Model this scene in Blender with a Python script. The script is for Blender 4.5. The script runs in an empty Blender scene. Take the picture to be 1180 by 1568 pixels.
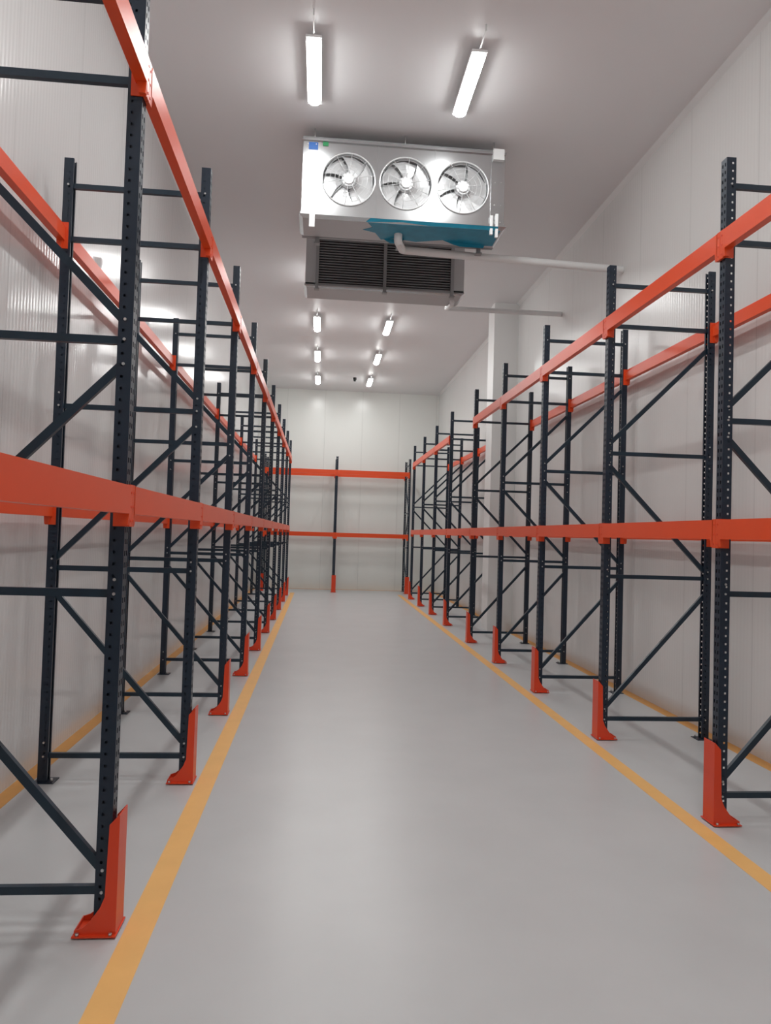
import bpy, bmesh, math, random
from mathutils import Vector, Matrix, Euler
random.seed(3)
S=bpy.context.scene
COL=S.collection
# ------------------------------------------------------------ materials
def mat(name, col, rough=0.5, metal=0.0, noise=0.0, nscale=5.0, bump=0.0, bscale=60.0, spec=0.5, emit=None, estr=0):
    m=bpy.data.materials.new(name); m.use_nodes=True
    nt=m.node_tree; b=nt.nodes['Principled BSDF']
    b.inputs['Base Color'].default_value=(*col,1); b.inputs['Roughness'].default_value=rough
    b.inputs['Metallic'].default_value=metal
    b.inputs['Specular IOR Level'].default_value=spec
    if emit:
        b.inputs['Emission Color'].default_value=(*emit,1); b.inputs['Emission Strength'].default_value=estr
    tc=nt.nodes.new('ShaderNodeTexCoord')
    n=nt.nodes.new('ShaderNodeTexNoise'); n.inputs['Scale'].default_value=nscale; n.inputs['Detail'].default_value=4
    nt.links.new(tc.outputs['Object'],n.inputs['Vector'])
    mix=nt.nodes.new('ShaderNodeMix'); mix.data_type='RGBA'
    d=1-noise; u=1+noise
    mix.inputs[6].default_value=(col[0]*d,col[1]*d,col[2]*d,1); mix.inputs[7].default_value=(min(1,col[0]*u),min(1,col[1]*u),min(1,col[2]*u),1)
    nt.links.new(n.outputs['Fac'],mix.inputs[0]); nt.links.new(mix.outputs[2],b.inputs['Base Color'])
    if bump>0:
        n2=nt.nodes.new('ShaderNodeTexNoise'); n2.inputs['Scale'].default_value=bscale
        nt.links.new(tc.outputs['Object'],n2.inputs['Vector'])
        bp=nt.nodes.new('ShaderNodeBump'); bp.inputs['Strength'].default_value=bump; bp.inputs['Distance'].default_value=0.01
        nt.links.new(n2.outputs['Fac'],bp.inputs['Height']); nt.links.new(bp.outputs[0],b.inputs['Normal'])
    return m
def panel_mat(name,col,axis,rough=0.3,rib=0.05,ribamp=0.0006,width=1.15,off=0.0,spec=0.5):
    m=bpy.data.materials.new(name); m.use_nodes=True
    nt=m.node_tree; L=nt.links; b=nt.nodes['Principled BSDF']
    b.inputs['Roughness'].default_value=rough; b.inputs['Specular IOR Level'].default_value=spec
    tc=nt.nodes.new('ShaderNodeTexCoord'); sp=nt.nodes.new('ShaderNodeSeparateXYZ'); L.new(tc.outputs['Object'],sp.inputs[0])
    def M(op,a,bb=None,c=None):
        n=nt.nodes.new('ShaderNodeMath'); n.operation=op
        for i,v in enumerate((a,bb,c)):
            if v is None: continue
            if isinstance(v,(int,float)): n.inputs[i].default_value=v
            else: L.new(v,n.inputs[i])
        return n.outputs[0]
    c=M('ADD',sp.outputs[axis],100+off)
    md=M('MODULO',c,width)
    seam=M('LESS_THAN',md,0.010)
    s=M('SINE',M('MULTIPLY',c,2*math.pi/rib))
    hgt=M('SUBTRACT',M('MULTIPLY',s,ribamp),M('MULTIPLY',seam,0.004))
    bp=nt.nodes.new('ShaderNodeBump'); bp.inputs['Strength'].default_value=1; bp.inputs['Distance'].default_value=1.0
    L.new(hgt,bp.inputs['Height']); L.new(bp.outputs[0],b.inputs['Normal'])
    n=nt.nodes.new('ShaderNodeTexNoise'); n.inputs['Scale'].default_value=0.8; L.new(tc.outputs['Object'],n.inputs['Vector'])
    mx=nt.nodes.new('ShaderNodeMix'); mx.data_type='RGBA'
    mx.inputs[6].default_value=(*[v*0.97 for v in col],1); mx.inputs[7].default_value=(*[min(1,v*1.03) for v in col],1)
    L.new(n.outputs['Fac'],mx.inputs[0])
    m2=nt.nodes.new('ShaderNodeMix'); m2.data_type='RGBA'
    L.new(M('MULTIPLY',seam,0.28),m2.inputs[0]); L.new(mx.outputs[2],m2.inputs[6]); m2.inputs[7].default_value=(*[v*0.45 for v in col],1)
    L.new(m2.outputs[2],b.inputs['Base Color'])
    return m
MNAVY=mat('rack_navy_paint',(0.010,0.021,0.040),0.36,noise=0.15)
MBRACE=mat('rack_brace_paint',(0.011,0.028,0.047),0.33,noise=0.15)
MRED=mat('rack_orange_paint',(0.84,0.085,0.018),0.32,noise=0.05,nscale=3)
MGUARD=mat('guard_red_paint',(0.76,0.060,0.015),0.36,noise=0.06)
MZINC=mat('zinc_bolt',(0.6,0.6,0.6),0.35,0.9)
MYEL=mat('yellow_line_paint',(0.88,0.50,0.17),0.45,noise=0.08,nscale=6)
MORG=mat('orange_line_paint',(0.72,0.36,0.10),0.5,noise=0.1,nscale=6)
MSTEEL=mat('stainless_steel',(0.56,0.57,0.58),0.24,0.95,noise=0.06,nscale=3,bump=0.07,bscale=6)
MWHITE=mat('white_plastic',(0.84,0.85,0.85),0.4)
MGREY=mat('grey_sheet_metal',(0.36,0.37,0.38),0.4,0.5)
MLGREY=mat('light_grey_sheet_metal',(0.56,0.57,0.58),0.4,0.4)
MDARK=mat('coil_dark',(0.02,0.021,0.024),0.6)
MSLAT=mat('coil_fin',(0.30,0.305,0.32),0.45,0.3)
MTEAL=mat('teal_protective_film',(0.012,0.26,0.40),0.35,noise=0.25,nscale=9)
MBLUE=mat('blue_label',(0.03,0.16,0.55),0.4)
MGREEN=mat('green_label',(0.03,0.35,0.12),0.4)
MBLADE=mat('fan_blade',(0.66,0.67,0.68),0.35,0.4)
MHUB=mat('fan_hub',(0.70,0.71,0.72),0.35,0.3)
MBLACK=mat('black_plastic',(0.02,0.02,0.02),0.5)
MEMIT=mat('light_diffuser',(1,1,1),0.5,emit=(0.99,1.0,0.985),estr=62)
MEMIT2=mat('light_diffuser_edge',(1,1,1),0.5,emit=(0.99,1.0,0.985),estr=9)

# ------------------------------------------------------------ mesh builder
class B:
    def __init__(s): s.v=[]; s.f=[]; s.m=[]; s.mats=[]; s.sm=[]
    def mi(s,m):
        if m not in s.mats: s.mats.append(m)
        return s.mats.index(m)
    def poly(s,pts,m,smooth=False):
        i=len(s.v); s.v+= [tuple(p) for p in pts]; s.f.append(list(range(i,i+len(pts)))); s.m.append(s.mi(m)); s.sm.append(smooth)
    def box(s,x0,x1,y0,y1,z0,z1,m,M=None):
        P=[Vector(p) for p in ((x0,y0,z0),(x1,y0,z0),(x1,y1,z0),(x0,y1,z0),(x0,y0,z1),(x1,y0,z1),(x1,y1,z1),(x0,y1,z1))]
        if M: P=[M@p for p in P]
        i=len(s.v); s.v+=[tuple(p) for p in P]
        for f in ((3,2,1,0),(4,5,6,7),(0,1,5,4),(1,2,6,5),(2,3,7,6),(3,0,4,7)):
            s.f.append([i+k for k in f]); s.m.append(s.mi(m)); s.sm.append(False)
    def bar(s,a,b,w,t,m):
        a=Vector(a);b=Vector(b);d=b-a;L=d.length;z=d.normalized();y=Vector((0,1,0)) if abs(z.y)<0.9 else Vector((1,0,0))
        x=y.cross(z).normalized(); y=z.cross(x)
        M=Matrix((x,y,z)).transposed().to_4x4(); M.translation=a
        s.box(-w/2,w/2,-t/2,t/2,0,L,m,M)
    def cyl(s,a,b,r,m,n=16,r2=None,caps=True):
        if r2 is None: r2=r
        a=Vector(a);b=Vector(b);z=(b-a).normalized();y=Vector((0,1,0)) if abs(z.y)<0.9 else Vector((1,0,0))
        x=y.cross(z).normalized(); y=z.cross(x)
        i=len(s.v)
        for k in range(n):
            c=math.cos(2*math.pi*k/n);q=math.sin(2*math.pi*k/n)
            s.v.append(tuple(a+r*(c*x+q*y)));s.v.append(tuple(b+r2*(c*x+q*y)))
        for k in range(n):
            j=(k+1)%n
            s.f.append([i+2*k,i+2*j,i+2*j+1,i+2*k+1]);s.m.append(s.mi(m));s.sm.append(True)
        if caps:
            s.f.append([i+2*k for k in range(n)][::-1]);s.m.append(s.mi(m));s.sm.append(False)
            s.f.append([i+2*k+1 for k in range(n)]);s.m.append(s.mi(m));s.sm.append(False)
    def prism(s,pts,y0,y1,m):  # pts in XZ
        n=len(pts);i=len(s.v)
        s.v+=[(p[0],y0,p[1]) for p in pts]+[(p[0],y1,p[1]) for p in pts]
        s.f.append(list(range(i,i+n)));s.f.append(list(range(i+n,i+2*n))[::-1])
        for k in range(n):
            j=(k+1)%n; s.f.append([i+j,i+k,i+n+k,i+n+j])
        for _ in range(n+2): s.m.append(s.mi(m)); s.sm.append(False)
    def torus(s,c,R,r,m,n=40,k=6):  # axis Y
        i=len(s.v)
        for a in range(n):
            A=2*math.pi*a/n
            for b in range(k):
                Bq=2*math.pi*b/k
                rr=R+r*math.cos(Bq)
                s.v.append((c[0]+rr*math.cos(A),c[1]+r*math.sin(Bq),c[2]+rr*math.sin(A)))
        for a in range(n):
            for b in range(k):
                a2=(a+1)%n;b2=(b+1)%k
                s.f.append([i+a*k+b,i+a2*k+b,i+a2*k+b2,i+a*k+b2]);s.m.append(s.mi(m));s.sm.append(True)
    def mesh(s,name,recalc=True):
        me=bpy.data.meshes.new(name); me.from_pydata(s.v,[],s.f)
        for m in s.mats: me.materials.append(m)
        me.polygons.foreach_set('material_index',s.m); me.polygons.foreach_set('use_smooth',s.sm)
        if recalc:
            bm=bmesh.new();bm.from_mesh(me);bmesh.ops.recalc_face_normals(bm,faces=bm.faces);bm.to_mesh(me);bm.free()
        me.update(); return me
def obj(name,me,loc=(0,0,0),rz=0,parent=None):
    o=bpy.data.objects.new(name,me); COL.objects.link(o); o.location=loc; o.rotation_euler=(0,0,rz)
    if parent: o.parent=parent
    return o
def empty(name,loc=(0,0,0),rz=0):
    o=bpy.data.objects.new(name,None); COL.objects.link(o); o.location=loc; o.rotation_euler=(0,0,rz); o.empty_display_size=0.2
    return o

# ------------------------------------------------------------ dimensions
H=1.7
CEIL=6.1
XL,XR=-1.95,3.58
YB,YF=-3.2,22.6
# ------------------------------------------------------------ room shell
def shell(name,x0,x1,y0,y1,z0,z1,m):
    b=B(); b.box(x0,x1,y0,y1,z0,z1,m); return obj(name,b.mesh(name))
MFLOOR=mat('floor_epoxy',(0.55,0.558,0.565),0.33,noise=0.075,nscale=1.8,bump=0.05,bscale=7,spec=0.5)
MCEIL=panel_mat('ceiling_panel',(0.84,0.83,0.84),0,rough=0.42,ribamp=0.0,width=30,off=-95)
shell('floor',XL-.1,XR+.1,YB-.1,YF+.1,-.1,0,MFLOOR)
shell('ceiling',XL-.1,XR+.1,YB-.1,YF+.1,CEIL,CEIL+.1,MCEIL)
shell('wall_left',XL-.1,XL,YB,YF,0,CEIL,panel_mat('wall_panel_side_l',(0.74,0.74,0.74),1,rough=0.18,ribamp=0.0003,spec=.9))
shell('wall_right',XR,XR+.1,YB,YF,0,CEIL,panel_mat('wall_panel_side_r',(0.74,0.735,0.725),1,rough=0.24,ribamp=0.0003,spec=.6))
MFAR=panel_mat('wall_panel_end',(0.83,0.845,0.81),0,rough=0.25,ribamp=0.0002)
shell('wall_far',XL-.1,XR+.1,YF,YF+.1,0,CEIL,MFAR)
shell('wall_back',XL-.1,XR+.1,YB-.1,YB,0,CEIL,MFAR)
MTRIM=mat('white_trim',(0.74,0.74,0.74),0.4)
b=B(); b.prism([(XR,CEIL),(XR-.05,CEIL),(XR,CEIL-.05)],YB,YF,MTRIM); obj('trim_1',b.mesh('trim_1'))
b=B(); b.prism([(XL,CEIL),(XL+.05,CEIL),(XL,CEIL-.05)],YB,YF,MTRIM); obj('trim_2',b.mesh('trim_2'))
b=B(); b.box(3.12,XR,13.38,13.86,0,CEIL,panel_mat('pillar_panel',(0.84,0.84,0.83),2,rough=0.4,ribamp=0,width=40)); obj('wall_pillar',b.mesh('wall_pillar'))
def line(x0,x1,y0,y1,m,name='floor_marking_line'):
    b=B(); b.box(x0,x1,y0,y1,0.0,0.002,m); obj(name,b.mesh(name))
line(-.765,-.645,YB+.05,21.0,MYEL)
line(2.27,2.38,YB+.05,21.0,MYEL)
line(3.46,3.575,YB+.05,13.37,MORG)
line(3.46,3.575,13.87,YF-.15,MORG)
line(-1.945,-1.84,YB+.05,YF-.15,MORG)
line(-1.945,3.575,YF-.14,YF-.02,MORG)

# ------------------------------------------------------------ racking
W=0.066; FL=0.062; D=0.975; FH=4.13
def strip(b,o,u,w,holes,H_,pitch,hz,m):
    cuts=[0]+[c for h in holes for c in h]+[w]
    n=int(H_/pitch)
    def q(a,c,z0,z1):
        p=lambda t,zz:(o[0]+u[0]*t,o[1]+u[1]*t,zz)
        b.poly([p(a,z0),p(c,z0),p(c,z1),p(a,z1)],m)
    for k in range(n):
        z0=k*pitch; zm=z0+pitch-hz
        q(0,w,z0,zm)
        for i in range(len(cuts)-1):
            if i%2==0: q(cuts[i],cuts[i+1],zm,z0+pitch)
    if n*pitch<H_: q(0,w,n*pitch,H_)
def upright(b,x,dr,FHt):
    h=W/2
    strip(b,(x,-h),(0,1),W,[(.012,.024),(.042,.054)],FHt,.05,.022,MNAVY)
    for s in (-1,1):
        strip(b,(x,s*h),(dr,0),FL,[(.034,.045)],FHt,.05,.012,MNAVY)
        xx=x+dr*FL
        b.poly([(xx,s*h,0),(xx,s*(h-.018),0),(xx,s*(h-.018),FHt),(xx,s*h,FHt)],MNAVY)
    xa,xb=sorted((x-dr*.02,x+dr*(FL+.05)))
    b.box(xa,xb,-.06,.06,0.001,.007,MNAVY)
    b.cyl((x+dr*(FL+.03),0.03,.007),(x+dr*(FL+.03),0.03,.03),.008,MZINC,8)
def frame_mesh(FHt=FH,k=1.0):
    b=B()
    upright(b,0,1,FHt); upright(b,D,-1,FHt)
    xf=.045; xr=D-.045
    def rung(z): b.bar((xf-.02,0,z),(xr+.02,0,z),.034,.028,MBRACE)
    for z in (.17,1.40,2.475,3.60,3.96): rung(z*k)
    for (za,fa,zb,fb) in ((.26,1,1.25,0),(1.46,0,2.37,1),(2.56,1,3.44,0)):
        xa=xf if fa else xr; xb=xf if fb else xr
        b.bar((xa,.006,za*k),(xb,.006,zb*k),.036,.026,MBRACE)
    for z in (.17,1.40,2.475,3.60,3.96,.26,1.46,2.37,2.56):
        for x in (xf-.012,xr+.012):
            for s in (-1,1):
                b.cyl((x,s*(W/2),z*k),(x,s*(W/2+.006),z*k),.007,MZINC,6)
    return b.mesh('upright_frame')
FM=frame_mesh(); FML=frame_mesh(4.19,1.012)
BH=.12
def beam_mesh(L):
    b=B(); h=W/2
    y0=h+.004; y1=L-h-.004
    pts=[(-.022,0),(-.022,-BH),(.028,-BH),(.028,-.03),(.010,-.03),(.010,0)]
    b.prism(pts,y0,y1,MRED)
    for (ya,yb,yc,yd) in ((.0015,y0,h+.0008,y0+.003),(y1,L-.0015,y1-.003,L-h-.0008)):
        b.box(-.020,-.003,ya,yb,-.175,0.004,MRED)
        b.box(-.020,.048,min(yc,yd),max(yc,yd),-.175,0.004,MRED)
        ym=(ya+yb)/2
        for z in (-.03,-.09,-.15):
            b.cyl((-.020,ym,z),(-.0225,ym,z),.006,MGUARD,8)
    for (a,c) in ((y0,y0+.02),(y1-.02,y1)):
        b.prism([(-.022,-BH),(.02,-BH),(.01,-.17),(-.018,-.17)],a,c,MRED)
    return b.mesh('beam')
def guard_mesh():
    b=B(); F=-.032
    pr=[(F,.006),(.125,.006),(.125,.030),(.100,.038),(.076,.056),(.055,.085),(.030,.12),(.012,.165),(.004,.46),(F,.50)]
    b.prism(pr,-.062,-.056,MGUARD); b.prism(pr,.056,.062,MGUARD)
    b.box(F-.005,F,-.062,.062,.006,.50,MGUARD)
    b.box(F-.010,.135,-.080,.080,.0075,.013,MGUARD)
    b.prism([(.125,.006),(.130,.006),(.130,.03),(.125,.03)],-.062,.062,MGUARD)
    for (x,y) in ((-.018,-.071),(.115,-.071),(-.018,.071),(.115,.071)):
        b.cyl((x,y,.013),(x,y,.024),.008,MZINC,6)
    return b.mesh('column_guard')
GM=guard_mesh()
bm_cache={}
def bmh(L):
    L=round(L,3)
    if L not in bm_cache: bm_cache[L]=beam_mesh(L)
    return bm_cache[L]
def rack(loc,rz,ys,levels,skip_upper=(),fm=None):
    """local: x=0 aisle face, +x into rack, y along the row"""
    fm=fm or FM
    e=empty('pallet_rack',loc,rz)
    for i,y in enumerate(ys):
        obj('upright_frame_%d'%i,fm,(0,y,0),0,e)
        obj('column_guard_%d'%i,GM,(0,y,0),0,e)
    for i in range(len(ys)-1):
        L=ys[i+1]-ys[i]
        for li,z in enumerate(levels):
            if li==1 and i in skip_upper: continue
            obj('beam_front_%d_%d'%(i,li),bmh(L),(0,ys[i],z),0,e)
            obj('beam_rear_%d_%d'%(i,li),bmh(L),(D,ys[i+1],z),math.pi,e)
    return e
P=1.868
ysr=[4.365+P*k for k in (-3,-2,-1,0,1,2,3,4)]+[14.06+P*k for k in range(4)]
rack((2.462,0,0),0,ysr,[H*1.092,H*2.135+.035],skip_upper=(7,))
ysl=sorted([-(3.25+P*k) for k in range(-3,10)])
rack((-.825,0,0),math.pi,ysl,[H*1.105,H*2.168+.055],fm=FML)
fm2=frame_mesh(3.95,.955)
rack((0,21.38,0),math.pi/2,[-2.58,-.45,1.62],[H*1.0+.03,H*2.06+.05],fm=fm2)

# ------------------------------------------------------------ fluorescent lights
def fixture():
    b=B(); L=.98
    b.box(-.070,.070,-.012,L+.012,-.024,0.0,MWHITE)
    n=8; r=.066
    def prof(sc,y):
        return [(sc*r*math.cos(math.pi+math.pi*k/n), y, -.024+ sc*.040*math.sin(math.pi+math.pi*k/n)) for k in range(n+1)]
    rings=[prof(.35,.0),prof(.75,.008),prof(.95,.028),prof(1,.06),prof(1,L-.06),prof(.95,L-.028),prof(.75,L-.008),prof(.35,L)]
    for a,c in zip(rings[:-1],rings[1:]):
        for k in range(n): b.poly([a[k],a[k+1],c[k+1],c[k]],MEMIT2 if k in (0,n-1) else MEMIT,True)
    b.poly(rings[0],MEMIT2); b.poly(rings[-1],MEMIT2)
    b.box(-.006,.006,-.26,-.01,-.004,0.004,MWHITE)
    b.cyl((0,-.25,0),(0,-.25,.055),.008,MWHITE,8)
    b.cyl((0,.2,0),(0,.2,.055),.008,MZINC,8); b.cyl((0,L-.2,0),(0,L-.2,.055),.008,MZINC,8)
    return b.mesh('fixture')
FX=fixture()
for k in (-3,-2,-1,0,2,3,4,5):
    for x in (-.19,1.28):
        e=empty('fluorescent_light',(x,6.34+2.78*k,CEIL-.055))
        obj('housing',FX,(0,0,0),0,e)

# ------------------------------------------------------------ evaporator units
def evaporator(loc,rz):
    """local: front (fans) faces -y, x 0..W, z 0..h"""
    e=empty('evaporator_unit',loc,rz)
    Wd,hh,dp=2.22,.84,.50
    b=B()
    fx=[.50,1.125,1.755]; fz=.42; R=.285
    xs=[.19,.8125,1.44,2.07]
    n=48
    for i in range(3):
        x0,x1=xs[i],xs[i+1]
        cx=fx[i]
        ring=[];outer=[]
        for k in range(n):
            a=2*math.pi*k/n; c,s=math.cos(a),math.sin(a)
            ring.append((cx+R*c,0,fz+R*s))
            tx=((x1-cx) if c>0 else (x0-cx))/c if abs(c)>1e-6 else 1e9
            tz=((hh-fz) if s>0 else (0-fz))/s if abs(s)>1e-6 else 1e9
            t=min(abs(tx),abs(tz)); outer.append((cx+t*c,0,fz+t*s))
        for k in range(n):
            j=(k+1)%n
            b.poly([ring[k],ring[j],outer[j],outer[k]],MSTEEL)
            a,c=outer[j],outer[k]
            if abs(a[0]-c[0])>1e-5 and abs(a[2]-c[2])>1e-5:
                X=x1 if (a[0]+c[0])/2>cx else x0; Z=hh if (a[2]+c[2])/2>fz else 0
                b.poly([a,(X,0,Z),c],MSTEEL)
            p,q=ring[k],ring[j]
            b.poly([p,q,(q[0],.13,q[2]),(p[0],.13,p[2])],MLGREY,True)
    b.box(0,.19,-.004,dp,0,hh,MSTEEL); b.box(2.07,Wd,-.004,dp,0,hh,MSTEEL)
    b.box(.19,2.07,.0,dp,hh-.004,hh,MSTEEL); b.box(.19,2.07,0,dp,0,.004,MSTEEL)
    b.box(.19,2.07,.13,.14,0,hh,MLGREY)
    b.box(-.01,Wd+.01,-.02,0,hh-.025,hh,MSTEEL)
    b.box(-.01,Wd+.01,-.03,0,-.015,.03,MSTEEL)
    for x in (.19,.8125,1.44,2.07): b.box(x-.004,x+.004,-.008,0,.03,hh-.025,MSTEEL)
    for x in (.05,.14,2.11,2.18):
        for z in (.06,.25,.5,.78): b.cyl((x,-.004,z),(x,-.010,z),.008,MZINC,6)
    obj('casing',b.mesh('casing'),parent=e)
    b=B()
    tp=[(-.02,-.05,-.005),(Wd+.02,-.05,-.005),(Wd+.02,dp,-.005),(-.02,dp,-.005)]
    bt=[(.02,-.02,-.04),(Wd-.02,-.02,-.04),(Wd-.02,dp-.04,-.04),(.02,dp-.04,-.04)]
    for k in range(4):
        j=(k+1)%4; b.poly([tp[k],tp[j],bt[j],bt[k]],MSTEEL)
    b.poly(bt[::-1],MLGREY); b.poly(tp,MSTEEL)
    obj('drip_tray',b.mesh('drip_tray'),parent=e)
    for i,cx in enumerate(fx):
        b=B()
        b.torus((cx,-.006,fz),R+.002,.009,MHUB,48)
        for rr in (.250,.20,.15,.105): b.torus((cx,-.022,fz),rr,.0018,MHUB,40,5)
        for k in range(10):
            a=2*math.pi*k/10+.2
            b.cyl((cx+.05*math.cos(a),-.022,fz+.05*math.sin(a)),(cx+R*math.cos(a),-.014,fz+R*math.sin(a)),.003,MHUB,6)
        b.cyl((cx,-.028,fz),(cx,-.012,fz),.055,MHUB,24)
        b.cyl((cx,-.012,fz),(cx,.12,fz),.075,MHUB,24)
        for k in range(6):
            a0=2*math.pi*k/6+i*.3
            prev=None; nn=6
            for q in range(nn+1):
                t=q/nn; rr=.07+t*(R-.010-.07)
                half=.44+.07*t; sk=.30*t
                la=a0+sk-half; ra=a0+sk+half
                cur=((cx+rr*math.cos(la),.075,fz+rr*math.sin(la)),(cx+rr*math.cos(a0+sk),.058,fz+rr*math.sin(a0+sk)),(cx+rr*math.cos(ra),.035,fz+rr*math.sin(ra)))
                if prev:
                    b.poly([prev[0],prev[1],cur[1],cur[0]],MBLADE,True); b.poly([prev[1],prev[2],cur[2],cur[1]],MBLADE,True)
                prev=cur
        obj('fan_%d'%i,b.mesh('fan'),parent=e)
    b=B()
    b.box(.17,2.05,dp,dp+.01,.0,.81,MDARK)
    ns=22
    for k in range(ns):
        z=.03+k*(.76/(ns-1))
        b.box(.17,2.05,dp+.01,dp+.035,z-.006,z+.006,MSLAT)
    b.box(0,.17,dp,dp+.05,-.02,hh,MLGREY); b.box(2.05,Wd,dp,dp+.05,-.02,hh,MLGREY)
    b.box(0,Wd,dp,dp+.05,.81,hh,MGREY); b.box(.0,Wd,dp,dp+.05,-.03,.0,MGREY)
    for x in (.17,1.12,2.06): 
        b.box(x-.022,x+.022,dp+.03,dp+.075,-.08,hh+.02,MGREY)
        b.box(x-.035,x+.035,dp+.01,dp+.09,-.095,-.08,MGREY)
    obj('coil',b.mesh('coil'),parent=e)
    b=B()
    for x in (.12,1.11,2.10):
        for y in (.05,dp-.05):
            b.box(x-.03,x+.03,y-.03,y+.03,hh,hh+.02,MGREY)
            b.cyl((x,y,hh),(x,y,CEIL-loc[2]-.001),.008,MZINC,8)
    b.box(.0,Wd,.0,.05,hh,hh+.025,MGREY); b.box(.0,Wd,dp-.05,dp,hh,hh+.025,MGREY)
    obj('hanger',b.mesh('hanger'),parent=e)
    return e
ev=evaporator((-.31,7.88,5.12),0)
b=B()
b.box(.06,.16,-.008,-.004,.72,.80,MBLUE); b.box(.21,.27,-.010,-.002,.77,.81,MGREEN)
b.box(2.08,2.20,-.05,-.004,.74,.86,MWHITE)
b.box(.09,.15,-.05,-.03,-.14,.06,MWHITE)
b.box(2.06,2.09,-.04,-.01,-.09,.12,MWHITE); b.box(2.12,2.15,-.04,-.01,-.12,.14,MWHITE)
obj('labels_and_boxes',b.mesh('labels'),parent=ev)
b=B()
def film(pts):
    top=[(x,y,-.0405) for x,y in pts]; bot=[(x,y,-.044) for x,y in pts]
    b.poly(bot,MTEAL); b.poly(top,MTEAL)
    for k in range(len(pts)):
        j=(k+1)%len(pts); b.poly([top[k],top[j],bot[j],bot[k]],MTEAL)
film([(.72,-.018),(2.18,-.018),(2.19,.40),(1.75,.44),(1.6,.32),(1.3,.42),(1.05,.36),(.9,.42),(.82,.24),(.68,.18),(.78,.10)])
b.poly([(.75,-.052,-.008),(2.15,-.052,-.008),(2.15,-.027,-.042),(1.4,-.027,-.042),(1.1,-.04,-.025),(.7,-.027,-.042)],MTEAL)
b.poly([(.92,.40,-.042),(1.16,.36,-.042),(1.12,.37,-.10),(1.0,.40,-.085)],MTEAL)
b.poly([(1.6,.33,-.042),(2.1,.40,-.042),(2.08,.40,-.075),(1.8,.36,-.09)],MTEAL)
obj('protective_film',b.mesh('film'),parent=ev)
ev2=evaporator((1.91,10.68,5.16),math.pi)

# ------------------------------------------------------------ pipes
def pipe(name,pts,r,m,rad=0.06):
    cu=bpy.data.curves.new(name,'CURVE'); cu.dimensions='3D'; cu.bevel_depth=r; cu.bevel_resolution=5; cu.use_fill_caps=True
    out=[Vector(pts[0])]
    for i in range(1,len(pts)-1):
        p=Vector(pts[i]);a=(Vector(pts[i-1])-p).normalized();c=(Vector(pts[i+1])-p).normalized()
        for t in (0,.25,.5,.75,1):
            out.append((p+a*rad)*(1-t)**2+p*2*t*(1-t)+(p+c*rad)*t*t)
    out.append(Vector(pts[-1]))
    sp=cu.splines.new('POLY'); sp.points.add(len(out)-1)
    for i,p in enumerate(out): sp.points[i].co=(*p,1)
    cu.materials.append(m)
    o=bpy.data.objects.new(name,cu); COL.objects.link(o); return o
pipe('drain_pipe',[(.77,8.12,5.08),(.77,8.12,4.995),(.86,8.50,5.05),(3.575,8.60,5.02)],.046,MWHITE,.035)
pipe('drain_pipe',[(1.80,10.45,5.12),(1.80,10.45,5.07),(1.80,10.9,5.15),(3.575,10.9,5.16)],.036,MWHITE,.03)
b=B(); b.cyl((.85,20.6,CEIL-.06),(.85,20.6,CEIL),.05,MBLACK,16); b.cyl((.85,20.6,CEIL-.10),(.85,20.6,CEIL-.06),.03,MBLACK,16,r2=.045)
obj('ceiling_sensor',b.mesh('ceiling_sensor'))  # small black sensor under the ceiling near the far wall

# ------------------------------------------------------------ world
w=bpy.data.worlds.new('World'); S.world=w; w.use_nodes=True
w.node_tree.nodes['Background'].inputs[0].default_value=(.8,.85,.9,1); w.node_tree.nodes['Background'].inputs[1].default_value=.1
S.view_settings.view_transform='Standard'; S.view_settings.exposure=0.12
# ------------------------------------------------------------ camera
cd=bpy.data.cameras.new('camera'); cam=bpy.data.objects.new('camera',cd); COL.objects.link(cam)
cd.sensor_fit='VERTICAL'; cd.sensor_height=36; cd.lens=1150/1600*36; cd.clip_start=.02; cd.clip_end=200
yaw=math.radians(5.07); pitch=math.radians(1.80); roll=math.radians(1.72)
R=Matrix.Rotation(-yaw,4,'Z')@Matrix.Rotation(math.pi/2+pitch,4,'X')@Matrix.Rotation(roll,4,'Z')
cam.matrix_world=Matrix.Translation((0,0,H))@R
S.camera=cam
